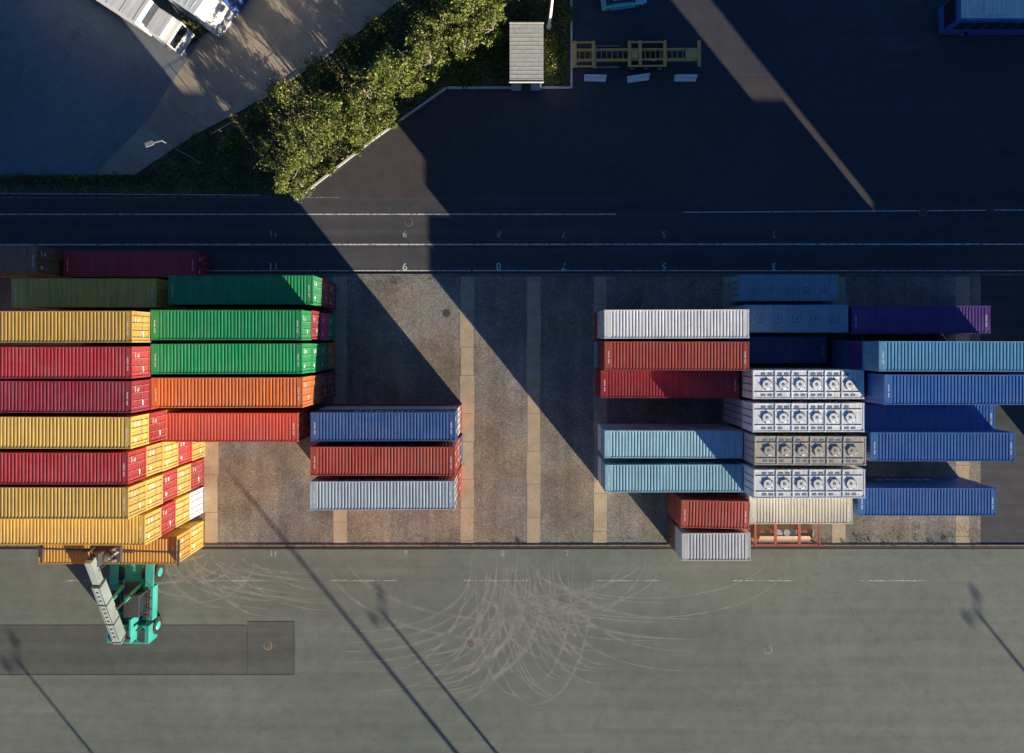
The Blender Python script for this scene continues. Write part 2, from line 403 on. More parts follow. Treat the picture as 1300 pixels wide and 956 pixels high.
# east blocks
stack(393,['red','white','white'],L=768)
stack(433.5,['grey','maroon','brick'],L=768)
stack(470,['brick','maroon'],L=763)
stack(547,['white','lblue'],L=768)
stack(590,['white','lblue'],L=768)
stack(636,['brick','brick'],L=864,kind=20,rot=math.radians(-1.2))
stack(677,['brown','offwhite'],L=865,kind=20)
stack(348,['grey'],R=1065,kind=5)
stack(387,['grey','grey'],R=1077,kind=5)
stack(427,['blue'],R=1050,kind=30)
stack(470,['offwhite','beige','white'],R=1098,kind=9)
stack(512,['white','offwhite','white'],R=1098,kind=9)
stack(554,['beige','white','beige'],R=1100,kind=9)
stack(596,['white','white','white'],R=1098,kind=9)
stack(630,['grey','beige'],R=1082,kind=30)
stack(388,['purple','purple'],R=1258)
stack(433,['purple','blue','purple','sky'],L=1115)
stack(475.5,['blue','royal','purple','royal'],L=1122)
stack(513,['blue','royal'],R=1263)
stack(549,['royal','blue','royal'],R=1290)
stack(620,['blue','royal'],R=1266)
# eastern bays outside the frame
for b in range(3):
    for r in range(7):
        x0=G(1366,0)[0]+6.1+b*12.75; y0=G(0,574)[1]+CW/2+r*2.75
        for i in range(5 if r<5 else 4):
            put(ME40[0],x0,y0,0.012+i*2.597,random.choice(['blue','royal','sky','maroon','brick','grey']))
for i in range(2):  # unseen pair added to block sun and end the light streak at the road
    x0,y0=G(1338,540); put(ME20[0],x0,y0,0.012+i*2.597,'blue',rot=math.pi/2)
def tank_container(px_r,T):
    h=2.6; L=6.058; x=G(px_r,T,h)[0]-L/2; y=G(0,T,h)[1]-CW/2
    e=empty('tank_container',(x,y,0.012)); mb=MB(); W=CW;H=CHT
    for sx in (-1,1):
        for sy in (-1,1):
            mb.box(sx*(L/2-.09)-.09,sx*(L/2-.09)+.09,sy*(W/2-.08)-.09,sy*(W/2-.08)+.09,0,H)
        mb.box(sx*(L/2-.09)-.08,sx*(L/2-.09)+.08,-W/2+.17,W/2-.17,H-.17,H-.02); mb.box(sx*(L/2-.09)-.06,sx*(L/2-.09)+.06,-W/2+.17,W/2-.17,.02,.18)
        for sy in (-1,1): mb.beam((sx*(L/2-.09),sy*(W/2-.2),.2),(sx*(L/2-.09),0,1.3),.09,.09)
    for sy in (-1,1):
        mb.box(-L/2+.18,L/2-.18,sy*(W/2-.08)-.08,sy*(W/2-.08)+.08,H-.15,H-.03); mb.box(-L/2+.18,L/2-.18,sy*(W/2-.07)-.06,sy*(W/2-.07)+.06,.02,.16)
    for q in (-1.1,1.1): mb.box(q-.13,q+.13,-W/2+.17,W/2-.17,H-.12,H-.04)
    obj('frame',mb.mesh('tank_frame',[CM['rust']]),parent=e)
    t=MB(); xs=[(-2.75,.45),(-2.62,.85),(-2.4,1.02),(2.4,1.02),(2.62,.85),(2.75,.45)]
    for (a,ra),(b,rb) in zip(xs,xs[1:]): t.tube((a,0,1.28),(b,0,1.28),ra,rb,28,0)
    t.tube((0,0,2.2),(0,0,2.45),.3,.3,16,1); t.box(-.9,-0.35,-.25,.25,2.31,2.35,1); t.box(.35,.9,-.25,.25,2.31,2.35,1)
    obj('tank',t.mesh('tank',[CM['brown'],M_steel]),parent=e)
tank_container(1042,660)

# ------------------------------------------------------------------ ground sheets
ground=sheet('ground',[(-1500,-1500),(1500,-1500),(1500,1500),(-1500,1500)],-0.004,M_land,plan=False)
sheet('service_yard',[(-900,692),(2400,692),(2400,2600),(-900,2600)],0.0,M_yard)
sheet('asphalt_patch',[(-300,794),(373,794),(373,856),(-300,856)],0.004,M_patch)
sheet('asphalt_patch',[(314,789.5),(373,789.5),(373,793.6),(314,793.6)],0.004,M_patch)
mb=MB()
def line(x0,y0,x1,y1,w,z=0.007,mi=0):
    A=Vector(G(x0,y0));B=Vector(G(x1,y1)); d=(B-A).normalized(); n=Vector((-d.y,d.x))*w/2
    mb.poly([(*(A-n),z),(*(B-n),z),(*(B+n),z),(*(A+n),z)],mi)
for q in ((-300,793.6,313,793.6),(313.5,789,373,789),(373.6,789,373.6,856.3),(-300,856.6,373,856.6),(314,794.5,314,855.5)): line(*q,.05,.0062)
obj('bitumen_joint',mb.mesh('joint',[plain('bitumen',(0.05,0.05,0.05))]))
sheet('northern_yard',[(-900,250),(2400,250),(2400,-1200),(-900,-1200)],0.0,M_dark)
sheet('road',[(-900,350),(2400,350),(2400,250.2),(-900,250.2)],0.0,M_road)
sheet('resurfaced_asphalt',[(392,250),(505,160),(556,112),(640,98.5),(1080,98.5),(1080,250)],0.004,M_dark2)
sheet('gravel_yard',[(-900,350.2),(1245,350.2),(1245,691.8),(-900,691.8)],0.0,M_grav)
sheet('road_apron',[(1245.2,350.2),(2400,350.2),(2400,691.8),(1245.2,691.8)],0.0,M_road)  # darker asphalt colour stands in for shade along this east edge
mb=MB()
random.seed(11)
for c in (-215,-52,107,268,431.5,593,677.5,762,926,1065,1222):
    w=8.5; y=351.0
    while y<690:
        seg=min(random.choice([36,42,48]),690.5-y)
        x0,y0=G(c-w+random.uniform(-.6,.6),y); x1,y1=G(c+w+random.uniform(-.6,.6),y+seg-0.5)
        zt=0.008+random.uniform(0,0.003)
        mb.box(x0,x1,y1,y0,-0.05,zt); y+=seg
obj('concrete_strips',mb.mesh('strips',[M_strip]))
sheet('old_asphalt_yard',[(-900,222),(170,222),(245,172),(340,122),(430,60),(520,-10),(640,-110),(640,-900),(-900,-900)],0.006,M_old)
sheet('concrete_road',[(120,222),(170,222),(245,172),(340,122),(430,60),(520,-10),(640,-110),(430,-110),(320,-10),(262,42),(222,98),(190,150)],0.010,M_slab)
sheet('grass_verge',[(-900,222.3),(170,222.3),(245,172.3),(340,122.3),(430,60.3),(520,-9.7),(640,-109.7),(725,-109.7),(725,111),(566,111),(372,254),(325,247),(-900,238)],0.014,M_grassg)
sheet('dirt_bank',[(236,60),(262,42),(320,-10),(390,-75),(300,-75),(228,20)],0.014,M_grassg)
mb=MB()
def kerb(a,b,w=0.2,h=0.12):
    A=G(*a);B=G(*b); mb.beam((*A,h/2),(*B,h/2),w,h)
kerb((373,255.5),(470,180)); kerb((470.5,179.6),(566,112)); kerb((567.5,111.5),(724,111.5)); kerb((725.5,112.5),(725.5,-110))
obj('kerb',mb.mesh('kerb',[M_kerb]))
mb=MB(); kerb((-900,240),(330,248),0.12,.10); kerb((171,221),(245,172),.15); kerb((245.5,171.6),(340,122),.15)
kerb((340.5,121.6),(430,60),.15); kerb((430.4,59.6),(520,-10),.15)
obj('kerb',mb.mesh('kerb2',[concrete('kerb_aged',(0.25,0.24,0.21),(0.4,0.38,0.34),(0.12,0.12,0.08),.5)]))
mb=MB(); kerb((-900,692.5),(2400,692.5),0.14,0.06); kerb((-900,348.7),(2400,348.7),0.14,0.06)
obj('kerb',mb.mesh('kerb3',[concrete('yard_edge',(0.16,0.15,0.13),(0.28,0.25,0.2),(0.1,0.06,0.04),0.5)]))
mb=MB(); kerb((-900,695.3),(2400,695.3),0.07,0.03); kerb((-900,696.9),(2400,696.9),0.07,0.03)
obj('drain_rail',mb.mesh('rail',[plain('rusty_rail',(0.05,0.035,0.03),0.7)]))
# ------------------------------------------------------------------ painted markings
mb=MB()
line(-900,272,782,272,.10); line(868,269.5,1252,267,.09); line(1262,266.5,2400,266.5,.09)
line(-900,311,2400,309.5,.13)
line(-900,343.6,2400,343.6,.09)
obj('road_marking',mb.mesh('rm',[M_white]))
mb=MB()
for x in list(range(-300,1100,168)): line(x+48,737,x+132,737,.11,.0098)
line(430,250.5,-900,250.6,.05)
line(560,112.8,640,112.8,.05)
obj('road_marking',mb.mesh('rm2',[M_whiteold]))
def number(txt,px,py,size=1.0,rot=math.pi,mat=None):
    c=bpy.data.curves.new('num','FONT'); c.body=txt; c.size=size; c.align_x='CENTER'; c.align_y='CENTER'
    c.offset=0.006
    o=bpy.data.objects.new('bay_number',c); x,y=G(px,py); o.location=(x,y,0.0105); o.rotation_euler=(0,0,rot); COL.objects.link(o)
    c.materials.append(mat or M_white)
for t,x in (('11',347),('9',514),('8',633),('7',716),('5',843),('3',983)):
    number(t,x,338.0); number(t,x,297,0.85,mat=M_num)
for t,x in (('11',347),('9',515),('8',638),('7',720)): number(t,x,703,0.8,0,mat=M_num)
# ------------------------------------------------------------------ manholes
M_mhr=plain('manhole_frame',(0.16,0.15,0.13)); M_mhi=plain('cast_iron',(0.12,0.10,0.08),.6,.4)
def manhole(px,py,r=0.33,z=0.006,mats=None):
    x,y=G(px,py); m=MB(); m.tube((0,0,-.02),(0,0,.004),r+.08,r+.08,28,0); m.tube((0,0,.0041),(0,0,.010),r,r,28,1)
    for k in range(-2,3): m.box(-r*.7,r*.7,k*.12-.02,k*.12+.02,.0102,.016,1)
    obj('manhole_cover',m.mesh('mh',mats or [M_mhr,M_mhi]),(x,y,z))
mhr2=plain('manhole_rust',(0.30,0.25,0.16))
for p in ((340,820),(598,818),(975,825)): manhole(*p,.34,.006,[mhr2,M_mhr])
for p in ((519,282),(567,398),(1172,270)): manhole(*p)
# ------------------------------------------------------------------ tyre marks (thin stains)
random.seed(5)
def ribbons(name,paths,w,mat,z0,gap=.95):
    m=MB(); z=z0
    for pts in paths:
        P=[Vector(G(*p)) for p in pts]
        ww0=w*random.uniform(.7,1.4)
        for o in (-gap,gap):
            L=[];R=[]
            for i,p in enumerate(P):
                d=(P[min(i+1,len(P)-1)]-P[max(i-1,0)]).normalized(); n=Vector((-d.y,d.x))
                ww=ww0*(0.2+0.8*math.sin(math.pi*i/(len(P)-1)))
                L.append(p+n*(o+ww/2)); R.append(p+n*(o-ww/2))
            for i in range(len(P)-1):
                m.poly([(*R[i],z),(*R[i+1],z),(*L[i+1],z),(*L[i],z)])
            z+=0.00003
    return obj(name,m.mesh(name,[mat]))
def swing(x0,y0,sgn,reach,cur,n=24,pw=2.0): return [(x0+sgn*reach*(t/n)**pw, y0+cur*math.sin(t/n*1.6)) for t in range(n+1)]
paths=[]
for k in range(28): paths.append(swing(random.uniform(610,745),random.uniform(698,730),random.choice((-1,1)),random.uniform(40,200),random.uniform(60,170)))
for k in range(14): paths.append(swing(random.uniform(180,330),random.uniform(702,725),random.choice((-1,1)),random.uniform(50,120),random.uniform(20,60),pw=1.8))
for k in range(6): paths.append(swing(random.uniform(430,1000),random.uniform(702,740),random.choice((-1,1)),random.uniform(120,240),random.uniform(30,90),pw=1.6))
ribbons('tyre_marks',paths,0.26,M_dust,0.0046)
paths=[swing(random.uniform(630,730),random.uniform(698,725),random.choice((-1,1)),random.uniform(20,120),random.uniform(60,150)) for k in range(3)]
ribbons('tyre_marks',paths,0.2,M_rub,0.0086)
paths=[]
for k in range(15):
    r=18+k*8+random.uniform(-4,4); a0=random.uniform(0,6); sp=random.uniform(2.0,5.0); ex=random.uniform(1.0,1.25)
    paths.append([(62+r*ex*math.cos(a0+sp*t/30),100+r*math.sin(a0+sp*t/30)) for t in range(31)])
ribbons('tyre_marks',paths,0.34,M_scrub,0.0066)
# ------------------------------------------------------------------ cabin, barriers, chassis trailer
def px_box(L,R,T,B,h):
    x0,y1=G(L,T,h); x1,y0=G(R,B,h); return x0,x1,y0,y1
x0,x1,y0,y1=px_box(647,690,29,103,2.8)
e=empty('site_cabin',((x0+x1)/2,(y0+y1)/2,0.015)); hx=(x1-x0)/2; hy=(y1-y0)/2
m=MB(); m.box(-hx+.15,hx-.15,-hy+.15,hy-.15,0,2.6); obj('walls',m.mesh('w',[plain('cabin_wall',(0.5,0.48,0.42))]),parent=e)
m=MB(); m.box(-hx,hx,-hy,hy,2.6,2.72)
for k in range(14):
    y=-hy+.2+k*(2*hy-.4)/13; m.box(-hx+.05,hx-.05,y-.015,y+.015,2.72,2.733)
m.box(-hx-.04,hx+.04,-hy-.08,-hy-.003,2.56,2.76)
m.box(-hx-.04,hx+.04,hy+.003,hy+.08,2.56,2.76)
obj('roof',m.mesh('r',[plain('cabin_roof',(0.46,0.47,0.44),.5)]),parent=e)
m=MB(); m.box(-.45,.45,-hy+.11,-hy+.148,.05,2.1,0); m.box(hx-.149,hx-.12,-1,0.6,1.0,2.0,1); obj('door_and_window',m.mesh('d',[M_grey,M_glass]),parent=e)
for cx,ang in ((756,1),(811,-8),(871,0)):
    m=MB(); 
    prof=[(-.30,0),(-.30,.12),(-.13,.34),(-.09,.75),(.09,.75),(.13,.34),(.30,.12),(.30,0)]
    a=[(-1.02,y,z) for y,z in prof]; b=[(1.02,y,z) for y,z in prof]
    for i in range(len(prof)):
        j=(i+1)%len(prof); m.poly([a[i],b[i],b[j],a[j]][::-1])
    m.poly(a); m.poly(b[::-1]); m.box(-.7,-.5,-.305,.305,0,.06); m.box(.5,.7,-.305,.305,0,.06)
    obj('concrete_barrier',m.mesh('bar',[plain('white_barrier',(0.8,0.8,0.8))]),(*G(cx,97,.5),0.005),math.radians(-ang))
def chassis():
    x0,y0=G(728,68,1.2); x1,_=G(890,68,1.2); L=x1-x0
    e=empty('container_chassis_trailer',((x0+x1)/2,y0,0.0),math.radians(0.4)); m=MB()
    for s in (-1,1):
        m.box(-L/2,L/2,s*.48-.09,s*.48+.09,1.0,1.04); m.box(-L/2,L/2,s*.48-.012,s*.48+.012,.72,1.0); m.box(-L/2,L/2,s*.48-.07,s*.48+.07,.68,.72)
    for x in [-L/2+.15,-L/2+1.9,-0.7,0.3,2.6,L/2-.15]:
        m.box(x-.15,x+.15,-1.2,1.2,1.042,1.18)
        for s in (-1,1): m.box(x-.1,x+.1,s*1.12-.09,s*1.12+.09,1.18,1.26)
    for k in range(22):
        x=-L/2+.6+k*(L-1.2)/21; m.box(x-.03,x+.03,-.39,.39,.85,.95)
    for s in (-1,1):
        m.box(-L/2+.302,-L/2+1.748,s*1.12-.07,s*1.12+.07,1.05,1.16)
        m.box(-.548,.148,s*1.12-.07,s*1.12+.07,1.05,1.16); m.box(.452,2.448,s*1.12-.07,s*1.12+.07,1.05,1.16)
        m.box(-4.0,-1.6,s*1.0-.03,s*1.0+.03,.55,.62)
    m.box(L/2-1.4,L/2-.302,-.38,.38,1.0,1.12); m.box(-.5,.1,-.38,.38,1.05,1.13)
    obj('frame',m.mesh('ch',[M_chas]),parent=e)
    w=MB()
    for x in (-0.35,0.95,2.25):
        w.tube((x,-1.15,.5),(x,1.15,.5),.07,.07,8,1)
        for s in (-1,1):
            for y in (.72,1.03):
                w.tube((x,s*(y-.13),.5),(x,s*(y+.13),.5),.5,.5,20,0); 
            w.tube((x,s*1.161,.5),(x,s*1.18,.5),.25,.2,14,1)
    for s in (-1,1): w.box(-3.9,-3.75,s*.75-.06,s*.75+.06,0.02,.95,1); w.box(-4.0,-3.65,s*.75-.15,s*.75+.15,0.0,.03,1)
    obj('wheels_and_legs',w.mesh('cw',[M_blk,M_steel]),parent=e)
    t=MB()
    for x in (-L/2-.05,L/2+.004):
        for k in range(8): t.box(x,x+.045,-1.2+k*.3,-1.2+k*.3+.15,.9,1.03)
    obj('reflector_boards',t.mesh('rf',[M_label]),parent=e)
chassis()
# ------------------------------------------------------------------ vehicles
def wheel(m,x,y,r=.5,w=.3,s=1,mi=0,mi2=1):
    m.tube((x,y-w/2,r),(x,y+w/2,r),r,r,20,mi); yy=y+s*w/2; m.tube((x,yy,r),(x,yy+s*.02,r),r*.55,r*.45,14,mi2)
def semi(px,py,heading,roofc):
    x,y=G(px,py); e=empty('semi_truck',(x,y,0.012),heading)
    m=MB(); m.box(-1.1,1.05,-1.22,1.22,.75,2.95); m.box(-1.0,.55,-1.12,1.12,2.953,3.55); m.box(1.053,1.16,-1.18,1.18,.45,1.15)
    bevel(obj('cab',m.mesh('cab',[M_wp]),parent=e),.1,3)
    m=MB(); m.box(1.03,1.06,-1.08,1.08,1.65,2.7,0); 
    for s in (-1,1): m.box(.0,.85,s*1.205-.02,s*1.205+.02,1.7,2.6,0); m.box(.75,.95,s*1.4-.1,s*1.4+.1,1.8,2.6,1); m.beam((.85,s*1.2,2.5),(.85,s*1.4,2.5),.05,.05,1)
    obj('glass_and_mirrors',m.mesh('gl',[M_glass,M_grey]),parent=e)
    m=MB(); m.box(-15.2,-1.75,-1.27,1.27,1.15,3.9); 
    bevel(obj('trailer',m.mesh('tr',[CM[roofc]]),parent=e),.04,2)
    m=MB()
    for k in range(10): m.box(-14.9+k*1.42,-14.86+k*1.42,-1.22,1.22,3.902,3.915)
    m.box(-14,-1,-.5,.5,.7,1.1)
    obj('ribs_and_chassis',m.mesh('rb',[M_steel]),parent=e)
    m=MB()
    for s in (-1,1):
        for xx in (.2,-3.2,-10.5,-11.8,-13.1): wheel(m,xx,s*1.02,.5,.32,s)
    obj('wheels',m.mesh('wh',[M_blk,M_steel]),parent=e)
semi(229,52,math.atan2(-42,60)+0.03,'white')
A35=math.radians(-35); cx,cy=G(246,18,5.5)
ox=cx-(3.4*math.cos(A35)+2.8*math.sin(A35)); oy=cy-(3.4*math.sin(A35)-2.8*math.cos(A35))
e=empty('warehouse',(ox,oy,0.012),A35)
m=MB(); m.box(-14,3.2,-2.6,9,0,5.3); obj('walls',m.mesh('ww',[plain('warehouse_wall',(0.55,0.57,0.58))]),parent=e)
m=MB(); m.box(-14.2,3.4,-2.8,9.2,5.3,5.5)
for k in range(33): m.box(-14.1+k*.53,-14.07+k*.53,-2.75,9.1,5.5,5.52)
obj('roof',m.mesh('wr',[plain('warehouse_roof',(0.66,0.69,0.72),.4)]),parent=e)
m=MB()
for k in range(3): m.box(-7.5+k*3.6,-5.2+k*3.6,-2.64,-2.603,0,3.2)
m.box(3.203,3.24,0,3,0,3.2); m.box(3.203,3.24,5,7,1,2.2)
obj('doors',m.mesh('wd',[M_bp]),parent=e)
def loft(m,rows,mi=0):
    n=len(rows[0])
    for a,b in zip(rows,rows[1:]):
        for i in range(n): j=(i+1)%n; m.poly([a[i],a[j],b[j],b[i]],mi)
    m.poly(rows[0][::-1],mi); m.poly(rows[-1],mi)
def car(px,py,heading,mat,h=1.5):
    x,y=G(px,py); e=empty('parked_car',(x,y,0.008),heading); m=MB(); rows=[]
    for xx,z0,z1,w in ((-2.15,.45,.75,.75),(-2.05,.3,.95,.86),(-1.3,.25,1.02,.9),(0,.25,1.0,.91),(1.1,.25,.95,.9),(1.8,.3,.85,.85),(2.15,.4,.62,.7)):
        rows.append([(xx,-w,z0),(xx,w,z0),(xx,w,z1-.12),(xx,w*.86,z1),(xx,-w*.86,z1),(xx,-w,z1-.12)])
    loft(m,rows); obj('body',m.mesh('cb',[mat]),parent=e)
    g=MB(); b=[(-1.75,.98,.76),(-1.2,1.44,.62),(.15,1.46,.62),(1.0,.98,.76)]
    rows=[[(xx,-w,.9),(xx,w,.9),(xx,w*.98,z),(xx,-w*.98,z)] for xx,z,w in b]; loft(g,rows); obj('cabin_glass',g.mesh('cg',[M_glass]),parent=e)
    r=MB(); r.box(-1.15,.12,-.6,.6,1.462,1.5); bevel(obj('roof_panel',r.mesh('cr',[mat]),parent=e),.03)
    w=MB()
    for s in (-1,1):
        for xx in (-1.3,1.35): wheel(w,xx,s*.8,.32,.2,s)
    obj('wheels',w.mesh('cwh',[M_blk,M_steel]),parent=e)
car(790,1,math.radians(8),paint('car_teal',(0.14,0.52,0.55),.05,.25))
def coach(L,B):
    h=3.5; x0,y0=G(L,B,h); e=empty('coach',(x0+6,y0+1.27,0.008)); m=MB()
    m.box(-6,6,-1.27,1.27,.35,3.4); bevel(obj('body',m.mesh('co',[M_bp]),parent=e),.12,3)
    m=MB(); m.box(-5.8,5.8,-1.1,1.1,3.403,3.46); m.box(-3.6,-1.6,-.75,.75,3.463,3.66); m.box(1.6,3.6,-.75,.75,3.463,3.66)
    bevel(obj('roof',m.mesh('cor',[M_wp]),parent=e),.03)
    m=MB()
    for k in range(8):
        for s in (-1,1): m.box(-5.5+k*1.38,-4.25+k*1.38,s*1.272-.008,s*1.272+.008,1.6,2.9)
    m.box(-6.01,-5.99,-1.1,1.1,1.3,3.0)
    obj('windows',m.mesh('cow',[M_glass]),parent=e)
    m=MB()
    for s in (-1,1):
        for xx in (-3.8,2.7,4.0): wheel(m,xx,s*1.12,.5,.3,s)
    obj('wheels',m.mesh('cowh',[M_blk,M_steel]),parent=e)
coach(1218,25)
# ------------------------------------------------------------------ reach stacker
def stacker():
    x,y=G(180,752); e=empty('reach_stacker',(x,y,0.004),math.radians(-1.5))
    m=MB(); m.box(-1.0,1.0,-3.6,3.3,.75,1.5); m.box(-1.95,1.95,-3.9,-2.2,.7,2.25); m.box(-2.0,-1.02,-1.95,1.2,.9,1.75); m.box(1.02,2.0,-1.95,1.2,.9,1.75)
    m.box(-1.9,1.9,2.9,3.5,.8,1.45)
    for s in (-1,1): m.box(s*.75-.12,s*.75+.12,-3.4,-1.2,1.503,3.3)
    for s in (-1,1): m.box(s*1.65-.42,s*1.65+.42,1.25,3.35,1.75,1.85)
    bevel(obj('chassis',m.mesh('rs1',[M_teal]),parent=e),.06,2)
    m=MB(); m.box(-.62,.62,-2.0,1.6,1.503,1.95); m.box(-1.8,-1.15,-1.6,.8,1.753,1.95); m.box(1.15,1.8,-1.6,.8,1.753,1.95)
    for k in range(7): m.box(1.2,1.75,-1.5+k*.32,-1.35+k*.32,1.953,2.0)
    for k in range(9): m.box(-.85+k*.19,-.75+k*.19,-3.75,-2.5,2.253,2.30)
    m.box(-1.6,-1.05,-3.7,-2.5,2.253,2.32); m.box(1.05,1.6,-3.7,-2.6,2.253,2.32)
    m.tube((1.2,-2.35,2.2),(1.2,-2.35,3.0),.09,.09,10); m.tube((-1.4,-2.35,2.2),(-1.4,-2.35,2.9),.14,.14,12)
    for s in (-1,1):
        m.box(s*1.9-.02,s*1.9+.02,-1.9,1.1,2.55,2.6)
        for q in (-1.85,-.9,.1,1.05): m.box(s*1.9-.02,s*1.9+.02,q,q+.04,1.76,2.55)
    obj('engine_deck',m.mesh('rs2',[M_grey]),parent=e)
    m=MB(); m.box(-.62+.9,.62+.9,-.9,.9,1.97,3.35)
    bevel(obj('cab_glass',m.mesh('rs3',[M_glass]),parent=e),.08,2)
    m=MB(); m.box(.2,1.6,-1.0,1.0,3.353,3.45)
    for a in (.26,1.54):
        for b in (-.92,.92): m.box(a-.05,a+.05,b-.05,b+.05,1.97,3.35)
    bevel(obj('cab_roof',m.mesh('rs4',[M_grey]),parent=e),.03,2)
    m=MB()
    for s in (-1,1):
        for yy in (1.15,1.85): m.tube((s*yy-.0-.3,2.3,.85),(s*yy+.3,2.3,.85),.85,.85,26,0)
        m.tube((s*1.25,-2.75,.8),(s*1.9+s*.15,-2.75,.8),.8,.8,26,0)
        m.tube((s*2.151,2.3,.85),(s*2.19,2.3,.85),.42,.36,16,1); m.tube((s*2.051,-2.75,.8),(s*2.1,-2.75,.8),.4,.35,16,1)
    obj('wheels',m.mesh('rs5',[M_blk,M_teal]),parent=e)
    m=MB(); A=Vector((-.0,-3.0,3.5)); B=Vector((.0,3.4,7.0)); C=Vector((0,5.7,8.25))
    m.beam(A,B,.72,.95,0); m.beam(B-(B-A)*.02,C,.54,.7,0); m.tube((-.85,-3.0,3.2),(.85,-3.0,3.2),.16,.16,12,1)
    for t in (.02,.35,.68,.98):
        p=A.lerp(B,t); q=A.lerp(B,t+.015); m.beam(p,q,.78,1.02,1)
    for s in (-1,1):
        m.beam(A.lerp(B,.05)+Vector((s*.27,0,.52)),A.lerp(B,.95)+Vector((s*.27,0,.52)),.06,.05,1)
        m.tube((s*.72,1.3,1.5),(s*.62,.7,4.0),.17,.17,12,2); m.tube((s*.62,.7,4.0),(s*.52,.4,5.1),.10,.10,12,1)
    for k in range(12):
        p=A.lerp(B,.1+k*.07)+Vector((0,0,.53)); m.box(-.1,.12,p.y-.05,p.y+.1,p.z,p.z+.05,1)
    obj('boom',m.mesh('rs6',[M_boom,M_grey,M_teal]),parent=e)
    yy=G(0,678)[1]-y; zz=5.22
    m=MB(); m.tube((0,yy-.1,zz+1.9),(0,yy-.1,zz+1.0),.5,.55,20,0); m.beam(C,(0,yy-.1,zz+2.2),.45,.5,0); m.box(-.35,.35,yy-.6,yy+.5,zz+1.7,zz+2.5,0)
    m.box(-1.3,1.3,yy-.65,yy+.65,zz+.5,zz+.9,0); m.box(-2.2,2.2,yy+.02,yy+.26,zz+.25,zz+.49,0)
    for s in (-1,1):
        m.beam((s*2.1,yy+.14,zz+.3),(s*5.9,yy+.14,zz+.3),.13,.14,2)
        m.box(s*5.98-.08,s*5.98+.08,yy-1.1,yy+1.15,zz+.05,zz+.25,2)
        m.tube((s*.5,yy-.3,zz+1.2),(s*1.2,yy+.3,zz+1.0),.09,.09,8,1)
        for q in (-.5,.5): m.tube((s*.9,yy+q,zz+.9),(s*.9,yy+q,zz+1.3),.12,.12,8,1)
    for k in range(6): m.tube((-.3+k*.12,yy-1.0,zz+2.3),(-1+k*.4,yy+.1,zz+1.0),.03,.03,6,0)
    obj('spreader',m.mesh('rs7',[M_grey,M_steel,M_grey]),parent=e)
stacker()
# ------------------------------------------------------------------ lamps
def lamp(px,py,h,arm=1.6,ang=0.0,double=False,r=0.09,mat=None):
    x,y=G(px,py); m=MB(); m.tube((0,0,0),(0,0,h),r,r*.6,12); m.tube((0,0,0),(0,0,.25),r*2,r*1.6,12)
    for s in ((1,-1) if double else (1,)):
        m.beam((0,0,h-.1),(s*arm,0,h+.1),.08,.08); m.box(s*arm-.35,s*arm+.35,-.18,.18,h+.06,h+.18,0)
    obj('street_lamp',m.mesh('lamp',[mat or M_steel]),(x,y,0),ang)
lamp(255,207,7.4,1.0,math.radians(200),False,.07)
lamp(697,34,9,1.2,math.radians(80),False,.16,M_label)
lamp(485+41.3*9,775+51.2*9,9,1.3,math.radians(75),True,.19)
lamp(1240+41.3*9,775+51.2*9,9,1.3,math.radians(75),True,.19)
lamp(20+41.3*9,835+51.2*9,9,1.3,math.radians(75),True,.16)
lamp(292+41.3*15,598+51.2*15,15,1.6,math.radians(50),True,.24)
# ------------------------------------------------------------------ vegetation
import numpy as np
rng=np.random.default_rng(3)
M_leaf=foliage('leaves',[(0.0,(0.05,0.085,0.016)),(0.45,(0.115,0.155,0.032)),(0.8,(0.19,0.215,0.055)),(1.0,(0.31,0.30,0.10))],0.22)
M_bark=plain('bark',(0.26,0.23,0.19),.9)
M_blade=foliage('grass_blades',[(0.0,(0.05,0.075,0.02)),(0.5,(0.11,0.13,0.04)),(0.85,(0.20,0.18,0.07)),(1.0,(0.30,0.26,0.13))],0)
def leaf_quads(c,size,flat=0.5):
    n=len(c); a=rng.normal(size=(n,3)); a/=np.linalg.norm(a,axis=1)[:,None]
    b=rng.normal(size=(n,3)); b-= (a*b).sum(1)[:,None]*a; b/=np.linalg.norm(b,axis=1)[:,None]
    s=size*rng.uniform(.6,1.4,(n,1))
    v=np.stack([c-a*s,c+b*s*flat,c+a*s,c-b*s*flat],1).reshape(-1,3)
    f=np.arange(n*4).reshape(-1,4); return v,f
